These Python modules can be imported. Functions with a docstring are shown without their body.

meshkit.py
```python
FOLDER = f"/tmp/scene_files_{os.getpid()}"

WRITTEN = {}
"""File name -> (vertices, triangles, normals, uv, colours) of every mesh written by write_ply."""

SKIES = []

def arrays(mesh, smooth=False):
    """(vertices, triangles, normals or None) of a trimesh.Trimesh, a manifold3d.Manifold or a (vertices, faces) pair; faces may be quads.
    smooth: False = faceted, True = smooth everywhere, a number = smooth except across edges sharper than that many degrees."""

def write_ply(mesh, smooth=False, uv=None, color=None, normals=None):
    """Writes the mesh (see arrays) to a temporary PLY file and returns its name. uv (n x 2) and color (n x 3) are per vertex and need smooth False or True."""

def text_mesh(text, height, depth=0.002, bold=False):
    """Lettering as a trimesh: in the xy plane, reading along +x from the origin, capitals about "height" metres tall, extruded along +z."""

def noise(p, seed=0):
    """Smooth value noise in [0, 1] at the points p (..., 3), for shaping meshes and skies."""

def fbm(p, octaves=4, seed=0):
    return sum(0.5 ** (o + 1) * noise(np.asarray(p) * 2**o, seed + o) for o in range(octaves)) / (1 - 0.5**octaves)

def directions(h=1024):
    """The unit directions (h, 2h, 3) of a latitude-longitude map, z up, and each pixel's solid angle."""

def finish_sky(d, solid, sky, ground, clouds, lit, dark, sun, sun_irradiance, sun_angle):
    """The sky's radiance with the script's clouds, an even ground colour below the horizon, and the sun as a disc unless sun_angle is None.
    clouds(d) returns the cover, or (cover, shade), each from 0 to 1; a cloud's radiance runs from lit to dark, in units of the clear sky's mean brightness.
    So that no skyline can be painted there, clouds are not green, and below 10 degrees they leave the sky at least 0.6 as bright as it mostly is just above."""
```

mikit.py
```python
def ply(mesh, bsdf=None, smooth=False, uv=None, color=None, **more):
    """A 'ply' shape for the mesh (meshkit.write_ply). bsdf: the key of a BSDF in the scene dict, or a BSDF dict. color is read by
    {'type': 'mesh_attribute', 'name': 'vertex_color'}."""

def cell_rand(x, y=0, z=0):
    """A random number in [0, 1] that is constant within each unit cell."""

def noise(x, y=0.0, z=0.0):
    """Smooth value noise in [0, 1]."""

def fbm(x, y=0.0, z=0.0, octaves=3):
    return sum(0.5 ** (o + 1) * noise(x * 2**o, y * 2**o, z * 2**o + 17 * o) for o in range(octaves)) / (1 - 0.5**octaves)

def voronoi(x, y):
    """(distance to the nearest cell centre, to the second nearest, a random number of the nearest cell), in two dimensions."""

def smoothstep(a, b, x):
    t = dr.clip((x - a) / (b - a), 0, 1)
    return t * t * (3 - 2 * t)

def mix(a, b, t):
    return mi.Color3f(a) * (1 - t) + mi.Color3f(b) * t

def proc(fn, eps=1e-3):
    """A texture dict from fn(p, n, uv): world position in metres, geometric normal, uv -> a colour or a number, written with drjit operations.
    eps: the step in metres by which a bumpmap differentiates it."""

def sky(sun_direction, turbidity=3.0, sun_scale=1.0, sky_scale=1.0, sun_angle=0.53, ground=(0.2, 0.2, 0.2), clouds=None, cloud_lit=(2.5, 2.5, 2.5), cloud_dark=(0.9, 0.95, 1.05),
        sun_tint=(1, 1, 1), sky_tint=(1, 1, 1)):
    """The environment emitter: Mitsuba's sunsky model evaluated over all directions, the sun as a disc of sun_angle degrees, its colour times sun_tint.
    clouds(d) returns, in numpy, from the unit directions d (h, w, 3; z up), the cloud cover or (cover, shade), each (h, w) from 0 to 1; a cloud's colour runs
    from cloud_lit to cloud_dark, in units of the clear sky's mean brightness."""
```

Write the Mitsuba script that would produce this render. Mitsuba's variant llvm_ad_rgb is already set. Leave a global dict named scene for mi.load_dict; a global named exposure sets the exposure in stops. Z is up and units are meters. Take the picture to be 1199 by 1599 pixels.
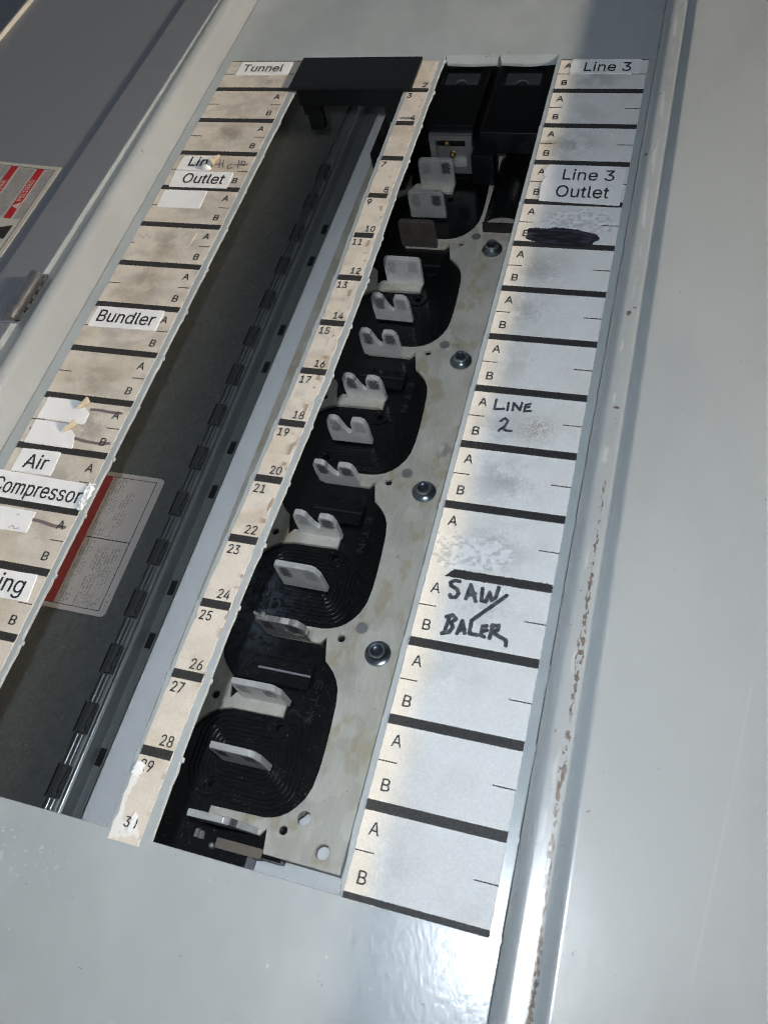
import math, random
import numpy as np, trimesh, shapely
import mitsuba as mi, drjit as dr
from shapely.geometry import Polygon, LineString, Point, box as sbox
from shapely.ops import unary_union
from shapely import affinity
import manifold3d as m3
import mikit, meshkit
from mikit import fbm, noise, smoothstep, mix, proc, cell_rand
random.seed(7); RNG = np.random.default_rng(11)
T = mi.ScalarTransform4f
scene, labels = {"type": "scene"}, {}

# ------------------------------------------------------------------ camera, light, exposure
# The panel's own frame, in millimetres: u to the right, v down, d into the wall (d = 0 is the face of the dead front).
def W(u, v, d): return np.array([u, d, -v]) * 1e-3
CAM = W(58.37, 396.65, -246.58)
FWD = np.array([-0.26878, 0.84339, 0.46524]); UP = np.array([-0.13832, -0.51181, 0.84789])
scene["camera"] = {"type": "thinlens", "fov": 48.66, "fov_axis": "x", "near_clip": 0.01, "far_clip": 20.0,
    "aperture_radius": 0.00035, "focus_distance": 0.36,
    "to_world": T().look_at(origin=CAM.tolist(), target=(CAM + FWD).tolist(), up=UP.tolist())}
exposure = 0.22
scene["room_light"] = {"type": "constant", "radiance": {"type": "rgb", "value": [0.082, 0.094, 0.108]}}

def disc_lamp(key, at, towards, radius, rgb):
    c = trimesh.creation.cylinder(radius=radius, height=radius * 0.2, sections=32)
    z = np.asarray(towards, float) - at; z /= np.linalg.norm(z)
    x = np.cross([0.3, 0.2, 0.9], z); x /= np.linalg.norm(x)
    m = np.eye(4); m[:3, 0], m[:3, 1], m[:3, 2], m[:3, 3] = x, np.cross(z, x), z, at
    c.apply_transform(m)
    scene[key] = mikit.ply(c, {"type": "diffuse"}, emitter={"type": "area", "radiance": {"type": "rgb", "value": rgb}})
FL = 2650.0
disc_lamp("camera_flash", W(29, 366, -248), W(-20, 240, 0), 0.0042, [FL * 0.91, FL * 1.0, FL * 1.09])
WL = 440.0
disc_lamp("shop_lamp", W(1400, 230, -548), W(-40, 190, 0), 0.075, [WL * 1.0, WL * 0.86, WL * 0.69])
labels["camera_flash"] = {"label": "small round white flash of the camera, beside the lens and facing the panel", "category": "flash"}
labels["shop_lamp"] = {"label": "round warm shop lamp far to the right of the panel", "category": "lamp"}

# ------------------------------------------------------------------ materials
def uvd(p): return p.x * 1000, p.z * -1000, p.y * 1000
def rgb(*c): return {"type": "rgb", "value": list(c)}
def principled(base, rough=0.5, metal=0.0, spec=0.5, coat=0.0, coat_gloss=0.9):
    b = {"type": "principled", "base_color": base if isinstance(base, dict) else rgb(*base),
         "roughness": rough if isinstance(rough, dict) else float(rough), "metallic": metal if isinstance(metal, dict) else float(metal), "specular": spec}
    if coat: b["clearcoat"], b["clearcoat_gloss"] = coat, coat_gloss
    return b
def two(b): return {"type": "twosided", "bsdf": b}
def bump(b, fn, scale, eps): return {"type": "bumpmap", "arbitrary": proc(fn, eps), "scale": scale, "bsdf": b}
def blob(u, v, cu, cv, ru, rv):
    return dr.exp(-(dr.square((u - cu) / ru) + dr.square((v - cv) / rv)))

def paint_col(p, n, uv):
    u, v, d = uvd(p)
    c = mix((0.325, 0.36, 0.375), (0.36, 0.388, 0.395), fbm(u * .03, v * .03, 3, 3))
    c = c * (0.98 + 0.04 * noise(u * .2, v * .12, 9))
    # white scuffs under the left opening and stray nicks
    sc = smoothstep(.705, .76, fbm(u * .75, v * 1.1, 1, 4)) * smoothstep(384, 388, v) * (1 - smoothstep(398, 404, v)) * (1 - smoothstep(-90, -75, u))
    nick = smoothstep(.93, .95, fbm(u * .6, v * .5, 21, 2)) * .6
    c = c * (1 + .08 * (smoothstep(.35, .7, fbm(u * .04 + 4, v * .03, 6, 4)) - .5))
    c = mix(c, (.62, .64, .64), dr.clip(sc * .32 + nick, 0, 1))
    spot = smoothstep(.925, .94, noise(u * .33, v * .33, 5) * .55 + noise(u * 1.6, v * 1.6, 8) * .45)
    c = mix(c, (.10, .08, .06), spot * .7)
    tor = smoothstep(-.2, .3, v + 3.6 - .3 * dr.abs(u + 36)) * (1 - smoothstep(-2.7, -2.3, v)) * smoothstep(.5, .6, noise(u * .8, v * 2, 2)) * smoothstep(-47, -45, u) * (1 - smoothstep(-29, -27, u))
    return mix(c, (.12, .09, .07), tor * .8)
def orange_peel(p, n, uv):
    u, v, d = uvd(p)
    return fbm(u * .8, v * .8, d * .8, 3)
def sheen(p, n, uv):
    u, v, d = uvd(p)
    return .15 + .20 * fbm(u * .05, v * .03, 17, 4) + .05 * noise(u * .5, v * .4, 3)
scene["paint"] = two(bump(principled(proc(paint_col), proc(sheen), 0, .5, 1.0, .87), orange_peel, 4.2e-5, 2e-4))

def trim_col(p, n, uv):
    u, v, d = uvd(p)
    c = mix((0.262, 0.285, 0.296), (0.284, 0.302, 0.307), fbm(u * .03, v * .02, 13, 3))
    line = 50.6 + 0.013 * (v - 170) + 1.2 * (noise(v * .02, 7.3) - .5)
    wid = .15 + 1.0 * smoothstep(235, 290, v) * (.35 + 1.1 * noise(v * .13, 3.1))
    thick = (1 - smoothstep(wid * .6, wid, dr.abs(u - line + .9 * (noise(v * .9, u * .9, 4) - .5)))) * smoothstep(.50, .56, fbm(u * 1.5, v * .7, 2, 4) + .07 * smoothstep(255, 300, v) + .22 * (noise(v * .06, 5.5) - .5)) * smoothstep(215, 262, v)
    few = smoothstep(.80, .83, fbm(u * 1.1, v * .9, 31, 3)) * blob(u, 0, 50, 0, 2.6, 1)
    d1 = dr.maximum(blob(u, v, 50.5, 177, .9, 1.3), dr.maximum(blob(u, v, 52.3, 174.5, .7, .5), dr.maximum(blob(u, v, 51.6, 219, 1.2, .7), blob(u, v, 47.2, 91, .8, .9))))
    dots = smoothstep(.38, .5, d1 * (.4 + noise(u * 2.2, v * 2.2, 6)))
    stray = smoothstep(.925, .94, noise(u * .21, v * .21, 55) * .5 + noise(u * 1.5, v * 1.5, 58) * .5)
    rust = dr.clip(thick + few * .8 + dots + stray * .8, 0, 1)
    c = mix(c, mix((.06, .048, .042), (.165, .13, .105), noise(u * 2.3, v * 2.3, 1)), rust)
    rub = smoothstep(.55, .75, noise(u * .8, v * .13, 44)) * blob(u, 0, 50.4, 0, .8, 1) * .28
    scr = smoothstep(.985, .995, 1 - dr.abs(u - (67 + .02 * v))*.8) * smoothstep(.5, .7, noise(v * .05, 17)) * smoothstep(240, 300, v) * .35
    c = c * (1 + .10 * (smoothstep(.35, .7, fbm(u * .035 + 4, v * .012, 6, 4)) - .5))
    line2 = smoothstep(.55, .8, 1 - dr.abs(u - 98 + .12 * (v - 300) + 3 * (noise(v * .03, 8) - .5)) * .9) * smoothstep(.52, .7, noise(v * .06, 27)) * .07
    return mix(c, (.60, .61, .60), dr.clip(rub + scr + line2, 0, 1) * (1 - rust))
scene["trim_paint"] = two(bump(principled(proc(trim_col), proc(sheen), 0, .6, .9, .88), orange_peel, 1.8e-5, 3e-4))
scene["door_paint"] = two(bump(principled((.195, .205, .222), .42, 0, .4), orange_peel, 3e-5, 3e-4))
scene["pan_paint"] = two(principled((.84, .865, .88), .38, 0, .5))

def paper_col(p, n, uv):
    u, v, d = uvd(p)
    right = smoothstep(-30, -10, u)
    c = mix((.585, .535, .465), (.72, .715, .70), right)
    row = v / 25.4 - dr.floor(v / 25.4)
    k = dr.floor(v / 25.4)
    # hand smudges, a different one on every row of the printed strip
    cx = mix(mi.Color3f(-153), mi.Color3f(15), right).x + 14 * (cell_rand(k, 1) - .5)
    sm = blob(u, row, cx, .5 + .3 * (cell_rand(k, 2) - .5), 11, .34) * (.35 + .65 * cell_rand(k, 3)) * (1 - smoothstep(255, 330, v) * .7)
    grime = fbm(u * .16, v * .16, 2, 4)
    c = c * (1 - .50 * sm * smoothstep(.25, .75, grime + .06 + .25 * (noise(u * 1.4, v * 1.4, 7) - .5)))
    c = mix(c, c * mi.Color3f(.86, .81, .73), smoothstep(.5, .72, fbm(u * .09 + 40, v * .07, 5, 3)) * mix(mi.Color3f(.6), mi.Color3f(.25), right).x)
    c = c * (1 - .15 * (1 - right) * smoothstep(.42, .7, fbm(u * .12 + 7, v * .2, 15, 4)) * (1 - .6 * smoothstep(200, 340, v)))
    grain = noise(u * 2.6, v * 2.6, 3) * .6 + noise(u * 5.5, v * 5.5, 9) * .4
    c = c * (.90 + .20 * grain)
    # brown rub on row three, burn on row two of the centre, round thumb mark by the handwriting
    c = mix(c, (.33, .25, .17), blob(u, v, 4.5, 63.2, 4.5, 1.3) * .85 * smoothstep(.2, .6, noise(u * .9, v * 2.4, 2) + .15))
    c = mix(c, (.40, .36, .30), blob(u, v, 25, 219, 6.5, 6) * .95 * smoothstep(.1, .75, noise(u * 2.4, v * 2.4, 4)))
    # peeled paper
    e = fbm(u * .3, v * .5, 12, 4)
    peel = smoothstep(.40, .46, blob(u, v, 10, 271, 19, 8) * (.4 + e) + 0) * smoothstep(262.5, 264, v) * smoothstep(-12, -9, u)
    peel2 = smoothstep(.42, .5, blob(u, v, 25, 113, 17, 9) * (.45 + e)) * smoothstep(103, 105, v) * smoothstep(-2, 6, u)
    rough = .55 + .5 * fbm(u * .45, v * .7, 19, 4)
    flk = smoothstep(.30, .62, fbm(u * .7, v * 1.1, 3, 4) + .25 * (noise(u * 3.1, v * 3.1, 6) - .5))
    c = mix(c, mix((.44, .44, .44), (.68, .68, .675), flk) * (.8 + .4 * rough), dr.clip(peel + peel2, 0, 1) * .9)
    torn = dr.clip(blob(u, v, -72.5, 364, 2.2, 4) + .9 * blob(u, v, -69, 379, 7, 4) + blob(u, v, -73, 372, 1.7, 9) + blob(u, v, -62.4, 128, 1.4, 2.0), 0, 1)
    c = mix(c, (.70, .68, .65), smoothstep(.42, .66, torn * (.35 + 1.2 * fbm(u * .9, v * .9, 7, 4))) * (1 - right))
    c = mix(c, c * mi.Color3f(.97, .885, .76), right * (1 - smoothstep(2, 13, u + 7 * (noise(u * .1, v * .08, 3) - .5))) * .75)  # warm lamp light painted along the left side of the right strip
    return mix(c, (.22, .15, .09), smoothstep(.70, .78, noise(u * .6, v * .45, 61)) * blob(u, 0, -61.5, 0, 1.6, 1) * .7)
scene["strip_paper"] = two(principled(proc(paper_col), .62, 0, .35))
def label_col(p, n, uv):
    u, v, d = uvd(p)
    c = mix((.78, .78, .785), (.83, .83, .825), fbm(u * .2, v * .2, 6, 3))
    return c * (.96 + .05 * noise(u * 3, v * 3, 2))
scene["label_paper"] = two(principled(proc(label_col), .5, 0, .4))
scene["label_back"] = two(principled((.44, .375, .28), .7, 0, .2))
scene["print_ink"] = two(principled((.024, .023, .024), .55, 0, .3))
def bar_col(p, n, uv):
    u, v, d = uvd(p)
    f = noise(u * 4, v * 4, 2)
    return mix((.020, .020, .021), (.055, .053, .05), f * f * .9)
scene["bar_ink"] = two(principled(proc(bar_col), .55, 0, .3))
def ink_col(p, n, uv):
    u, v, d = uvd(p)
    return mix((.035, .037, .045), (.095, .10, .112), smoothstep(.3, .75, fbm(u * .9, v * .9, 4, 3)))
scene["marker_black"] = two(principled(proc(ink_col), .5, 0, .3))
def blot_col(p, n, uv):
    u, v, d = uvd(p)
    st = noise(u * .16 + v * .1, v * 1.5 - u * .06, 4) * .65 + noise(u * .5, v * 3.2, 8) * .35
    return mix((.008, .008, .014), (.045, .042, .055), smoothstep(.45, .8, st))
scene["marker_blot"] = two(principled(proc(blot_col), .38, 0, .5))
scene["marker_faded"] = two(principled((.17, .135, .145), .6, 0, .2))
scene["pencil"] = two(principled((.36, .34, .32), .6, 0, .2))

def plastic_col(p, n, uv):
    u, v, d = uvd(p)
    f = fbm(u * .5, v * .5, d * .5, 4)
    low = smoothstep(240, 345, v)
    sp = smoothstep(.70, .76, noise(u * 1.7, v * 2.6, d * 1.7) * .6 + noise(u * 4.1, v * 4.1, d * 4) * .4) * (.15 + .85 * low * smoothstep(.42, .6, f))
    c = mix((.0030, .0034, .0042), (.0075, .0080, .0088), f) * (.7 + .9 * low)
    c = mix(c, (.22, .20, .17), sp * .75)
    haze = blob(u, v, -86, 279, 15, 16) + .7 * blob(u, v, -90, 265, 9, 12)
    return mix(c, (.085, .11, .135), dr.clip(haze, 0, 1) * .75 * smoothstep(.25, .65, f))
scene["black_plastic"] = two(principled(proc(plastic_col), .20, 0, .45))
scene["filler_plastic"] = two(principled((.0042, .0046, .0055), .30, 0, .4))
scene["smoky_plastic"] = two(principled((.022, .024, .026), .25, 0, .5))

def tin_col(p, n, uv):
    u, v, d = uvd(p)
    f = fbm(u * .10, v * .07, 3, 4)
    c = mix((.63, .60, .51), (.72, .695, .615), smoothstep(.3, .7, f))
    st = smoothstep(.5, .52, fbm(u * .075 + 9, v * .06, 7, 3))
    c = c * (1 - .09 * st)
    c = mix(c, (.50, .42, .26), smoothstep(.55, .72, fbm(u * .16, v * .12, 33, 3)) * .55)
    sp = smoothstep(.88, .91, noise(u * .5, v * .5, 2) * .5 + noise(u * 2, v * 2, 5) * .5)
    c = mix(c, (.16, .14, .12), sp * .8)
    grey = blob(u, v, -22, 188, 4, 5) + .8 * blob(u, v, -30, 125, 3, 4)
    return mix(c, (.2, .19, .18), dr.clip(grey, 0, 1) * .6 * smoothstep(.3, .6, noise(u * .5, v * .5, 3))) * (.94 + .1 * noise(u * 1.6, v * .3, 8))
scene["tin_plate"] = two(principled(proc(tin_col), .44, .22, .5))
def stab_col(p, n, uv):
    # uv.x: number of the stab + how far across it (0..1); uv.y: how far up (0 root, 1 tip)
    k = dr.floor(uv.x); a = uv.x - k; b = uv.y
    u, v, d = uvd(p)
    q = noise(u * 2.2 + k * 3, d * .55, 1.5 + k) * .6 + noise(u * .6, d * 1.6, k) * .4
    c = mix((.72, .71, .675), (.82, .81, .78), noise(u * .3, d * .3, k)) * (.9 + .12 * noise(u * 2.5, d * .35, k))
    def pad(c0, w, lo, hi, s):
        e = .05 * (noise(u * 2.6, d * 2.6, k + s) - .5) * 2
        m = (1 - smoothstep(w - .03, w + .01, dr.abs(a - c0) + e)) * smoothstep(lo - .02, lo + .03, b + e) * (1 - smoothstep(hi - .03, hi + .02, b - e))
        return m * smoothstep(.16, .34, q + .28 * cell_rand(k, s) - .05) * (.35 + .65 * smoothstep(.15, .4, cell_rand(k, s + 5)))
    m = dr.maximum(pad(.21, .12, .46, .90, 1), pad(.77, .135, .50, .90, 2))
    c = mix(c, mix((.045, .045, .05), (.19, .185, .18), noise(u * 3.4, d * .5, k)), m * .94)
    burnt = dr.select((k > 10.5) & (k < 11.5), 1, 0) * smoothstep(.2, .5, noise(u * .8, d * .8, 3) + .5 * (1 - a) - .1)
    brown = dr.select((k > 1.5) & (k < 2.5), 1, 0)
    c = mix(c, (.085, .068, .055), burnt * .7)
    return mix(c, mix((.035, .03, .026), (.10, .08, .062), q), brown * .95) * dr.select(k < 1.5, .6, 1.0)  # top two stabs also dimmed: the shadow there put into their colour
scene["stab_metal"] = two(principled(proc(stab_col), .30, .22, .6))
def galv_col(p, n, uv):
    u, v, d = uvd(p)
    f = fbm(u * .35, v * .35, d * .35, 4)
    c = mix((.088, .098, .096), (.130, .140, .136), smoothstep(.2, .8, f) * .5 + noise(u * 1.1, v * 1.1, 12) * .5)
    return mix(c, (.20, .20, .19), smoothstep(.76, .82, noise(u * .9, v * .7, 3) * .6 + noise(u * 2.4, v * 2, 7) * .4) * .5)
scene["dark_steel"] = two(principled(proc(galv_col), .46, .35, .5))
scene["hook_steel"] = two(principled((.062, .067, .067), .42, .3, .5))
scene["grey_steel"] = two(principled((.17, .187, .19), .40, .4, .5))
scene["bright_steel"] = two(principled((.36, .38, .39), .28, .9, .5))
scene["black_hole"] = two(principled((.012, .012, .013), .7, 0, .2))
scene["pocket_grey"] = two(principled((.10, .105, .11), .45, 0, .4))
scene["zinc"] = two(principled((.38, .44, .48), .20, 1.0, .5))
scene["zinc_dark"] = two(principled((.07, .085, .10), .35, .8, .5))
scene["bead_glint"] = two(principled((.30, .31, .33), .3, 0, .5))
scene["amber"] = two(principled((.30, .17, .03), .35, 0, .5))
scene["brass"] = two(principled((.58, .42, .17), .25, 1.0, .5))
scene["aluminium"] = two(principled((.50, .50, .49), .38, .8, .5))
scene["copper_brown"] = two(principled((.26, .22, .18), .6, .1, .3))
def knuckle_col(p, n, uv):
    u, v, d = uvd(p)
    return mix((.46, .44, .42), (.68, .66, .63), noise(u * 1.2, v * .5, d * 1.2))
scene["knuckle_steel"] = two(principled(proc(knuckle_col), .28, 1.0, .5))
scene["label_red"] = two(principled((.42, .018, .022), .4, 0, .4))
scene["label_red_dim"] = two(principled((.26, .05, .052), .45, 0, .4))
scene["label_silver"] = two(principled((.36, .345, .34), .42, 0, .4))
scene["label_cream"] = two(principled((.50, .47, .41), .42, 0, .4))
def fine_print(p, n, uv):
    # uv in millimetres along the line and across it: rows of letter-sized dark marks
    fr = uv.y - dr.floor(uv.y)
    on = smoothstep(.25, .55, noise(uv.x * 2.3, dr.floor(uv.y) * 7.1)) * smoothstep(.06, .2, fr) * (1 - smoothstep(.72, .88, fr)) * (.55 + .45 * noise(uv.x * 4.5, uv.y * 3, 4))
    word = smoothstep(.25, .3, noise(uv.x * .42, dr.floor(uv.y) * 3.3, 8))
    return mix((.38, .365, .355), (.13, .13, .13), on * word * .8)
scene["fine_print"] = two(principled(proc(fine_print), .45, 0, .4))

# ------------------------------------------------------------------ mesh helpers (local frame, mm: x = u, y = -v, z = -d)
TO_WORLD = np.array([[1, 0, 0, 0], [0, 0, -1, 0], [0, 1, 0, 0], [0, 0, 0, 1000.0]]) / 1000
def put(key, mesh, mat, smooth=False, label=None, uv=None):
    m = trimesh.Trimesh(np.array(mesh.vertices), np.array(mesh.faces), process=False)
    m.apply_transform(TO_WORLD)
    scene[key] = mikit.ply(m, mat, smooth=smooth, uv=uv)
    if label: labels[key] = {"label": label}
    if any(key.rpartition("__")[2].startswith(q) for q in STUFF): labels.setdefault(key, {})["kind"] = "stuff"
    return key
STUFF = ("lettering", "tick_marks", "fine_print", "moulded_rings", "moulded_number", "maker_lettering", "handwriting", "rivet", "pin_", "torn_patch", "pale_clip", "border_line", "melted_tip")
used = {}
def number(name):
    used[name] = used.get(name, -1) + 1
    return name if used[name] == 0 else f"{name}_{used[name]:03d}"
def thing(name, label, cat, group=None):
    k = number(name); labels[k] = {"label": label, "category": cat}
    if group: labels[k]["group"] = group
    return k
def part(parent, name, mesh, mat, smooth=False, label=None, uv=None):
    return put(number(parent + "__" + name), mesh, mat, smooth, label, uv)
def P(pts): return Polygon([(u, -v) for u, v in pts])
def ext(poly, d0, d1):
    """A slab of the polygon (already in x, y) from depth d0 (front) to d1 (back)."""
    ms = []
    for g in getattr(poly, "geoms", [poly]):
        if g.is_empty or g.area < 1e-6: continue
        m = trimesh.creation.extrude_polygon(g, d1 - d0, engine="earcut"); m.apply_translation([0, 0, -d1]); ms.append(m)
    return cat(ms)
def cat(ms): return trimesh.util.concatenate(ms) if len(ms) > 1 else ms[0]
def slab(u0, u1, v0, v1, d0, d1): return ext(sbox(u0, -v1, u1, -v0), d0, d1)
def rr(u0, u1, v0, v1, r): return sbox(u0 + r, -v1 + r, u1 - r, -v0 - r).buffer(r, quad_segs=6)
def prism_v(prof, v0, v1):
    """A profile of (u, d) points swept along v."""
    m = trimesh.creation.extrude_polygon(Polygon([(u, -d) for u, d in prof]).buffer(0), v1 - v0, engine="earcut")
    # (x, y, z) -> x = u, z = -d, y from -v1 to -v0
    return trimesh.Trimesh(np.c_[m.vertices[:, 0], m.vertices[:, 2] - v1, m.vertices[:, 1]], m.faces[:, ::-1], process=False)
def sheet_v(prof, vs, off=None):
    """An open strip through the (u, d) points, swept over the v stations."""
    n, V = len(prof), []
    for v in vs:
        for i, (u, d) in enumerate(prof):
            du = off(v, i) if off else 0
            V.append([u + du, -v, -d])
    F = [[a * n + i, a * n + i + 1, (a + 1) * n + i + 1, (a + 1) * n + i] for a in range(len(vs) - 1) for i in range(n - 1)]
    F = np.array(F)[:, ::-1]
    return trimesh.Trimesh(np.array(V), np.vstack([F[:, [0, 1, 2]], F[:, [0, 2, 3]]]), process=False)
def lathe(prof, u, v, d, n=40):
    """(radius, height towards the viewer) revolved about d."""
    m = trimesh.creation.revolve(np.array(prof, float), sections=n); m.apply_translation([u, -v, -d]); return m
def bevel(poly, d0, d1, r=.3):
    """A slab with all its edges broken."""
    ms = []
    for g in getattr(poly, "geoms", [poly]):
      for core in getattr(g.buffer(-r, join_style=2), "geoms", [g.buffer(-r, join_style=2)]):
        if core.is_empty or core.area < 1e-4: continue
        a = m3.Manifold.extrude(m3.CrossSection([np.array(h.coords)[:-1] for h in [shapely.geometry.polygon.orient(core).exterior, *shapely.geometry.polygon.orient(core).interiors]]), d1 - d0 - 2 * r).translate([0, 0, -d1 + r])
        o = m3.Manifold.sphere(r, 8)
        q = a.minkowski_sum(o).to_mesh()
        ms.append(trimesh.Trimesh(q.vert_properties[:, :3], q.tri_verts, process=False))
    return cat(ms)
def text(s, u, v, h, d, t=.12, wide=None, rot=0, bold=False, shear=0):
    """Lettering with its baseline starting at (u, v), capitals h tall; wide = total width."""
    m = meshkit.text_mesh(s, h, t, bold)
    w = m.bounds[1][0] - m.bounds[0][0]
    m.apply_translation([-m.bounds[0][0], 0, 0])
    if wide: m.vertices[:, 0] *= wide / w
    if shear: m.vertices[:, 1] += shear * m.vertices[:, 0]
    if rot: m.apply_transform(trimesh.transformations.rotation_matrix(math.radians(rot), [0, 0, 1]))
    m.apply_translation([u, -v, -d])
    return m
def pen(strokes, width, d, t=.1):
    return ext(unary_union([LineString([(u, -v) for u, v in s]).buffer(width / 2, quad_segs=4) for s in strokes]), d - t, d)
def rough_poly(pts, amp, seed, step=.6):
    """A polygon with a torn outline."""
    r = np.random.default_rng(seed); ring = LineString([(u, -v) for u, v in pts] + [(pts[0][0], -pts[0][1])])
    out = []
    for s in np.arange(0, ring.length, step):
        q = ring.interpolate(s); out.append((q.x + r.normal() * amp, q.y + r.normal() * amp))
    return Polygon(out).buffer(0)

# ------------------------------------------------------------------ the setting: the back of the enclosure
put("back_pan", slab(-260, 120, -200, 620, 79.5, 97), "pan_paint"); labels["back_pan"] = {"kind": "structure", "label": "light grey painted back pan of the enclosure behind the openings"}
put("enclosure_sides", cat([slab(-262, -260, -200, 620, 3, 97), slab(120, 122, -200, 620, 3, 97), slab(-262, 122, -202, -200, 3, 97), slab(-262, 122, 620, 622, 3, 97)]), "pan_paint")
labels["enclosure_sides"] = {"kind": "structure", "label": "light grey painted side walls of the enclosure"}

put("wall", slab(-900, -262, -700, 900, 30, 40), "door_paint"); labels["wall"] = {"kind": "structure", "label": "dark grey wall beside the cabinet"}

# ------------------------------------------------------------------ dead front: plate with two openings and twist-out nubs
CV = ([0, 27, 104, 155, 205, 254, 304, 355, 382], [-65.7, -65.4, -64.9, -63.8, -64.1, -65.5, -67.2, -67.4, -66.9])
def cbar(v): return float(np.interp(v, *CV))
def edge(fn, v0, v1, out, seed, amp=.75):
    """An opening's edge with the little stub of a broken twist-out at every inch; out = +1 or -1, the way the metal sticks out."""
    r = np.random.default_rng(seed); pts = [(fn(v0), v0)]
    for k in range(0, 16):
        v = 25.4 * k + .8 + r.normal() * .3
        if not v0 + 2 < v < v1 - 4: continue
        a = amp * (.6 + .8 * r.random())
        for dv, q in ((-1.6, 0), (-1.2, a * .9), (.2, a), (.6, a * .2), (3.2, a * .55), (7, .1)):
            if v + dv < v1 - .5: pts.append((fn(v + dv) + out * q, v + dv))
    pts.append((fn(v1), v1))
    return pts
ro = edge(lambda v: cbar(v) + 7.5, -3.4, 380.2, 1, 1) + edge(lambda v: -2.1 + (1.0 if v > 370 else 0), -3.4, 380.7, -1, 2, .25)[::-1]
lo = edge(lambda v: -130.4 - .003 * v, -3.4, 379.3, 1, 3) + edge(lambda v: cbar(v) - 7.3, -3.4, 379.6, -1, 4, .55)[::-1]
re = edge(lambda v: 43.65, -160, 620, 1, 5, .45)
outer = P(re + [(-180, 620), (-180, -160)])
plate = outer.difference(P(ro).buffer(0)).difference(P(lo).buffer(0))
df = thing("dead_front_cover", "light grey painted dead front plate with two tall openings for breakers", "panel cover")
part(df, "plate", bevel(plate.simplify(.03), 0, 1.5, .3), "paint", 35)
def flange(u0, u1, mid, key_d, drop=0.0):
    pts = [(u0, -3.4, .1), (u1, -3.4, .1), (u1 - .2, .5 - drop, 1.9), (mid, .9, 2.2), (u0 + 1.2, .6, 1.8)]
    top = np.array([[u, -v, -d] for u, v, d in pts]); bot = top - [0, 0, 1.3]
    n = len(pts); V = np.vstack([top, bot]); F = [[0, i + 1, i] for i in range(1, n - 1)] + [[n, n + i, n + i + 1] for i in range(1, n - 1)]
    for i in range(n): j = (i + 1) % n; F += [[i, j, n + j], [i, n + j, n + i]]
    return trimesh.Trimesh(V, F, process=False)
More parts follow.
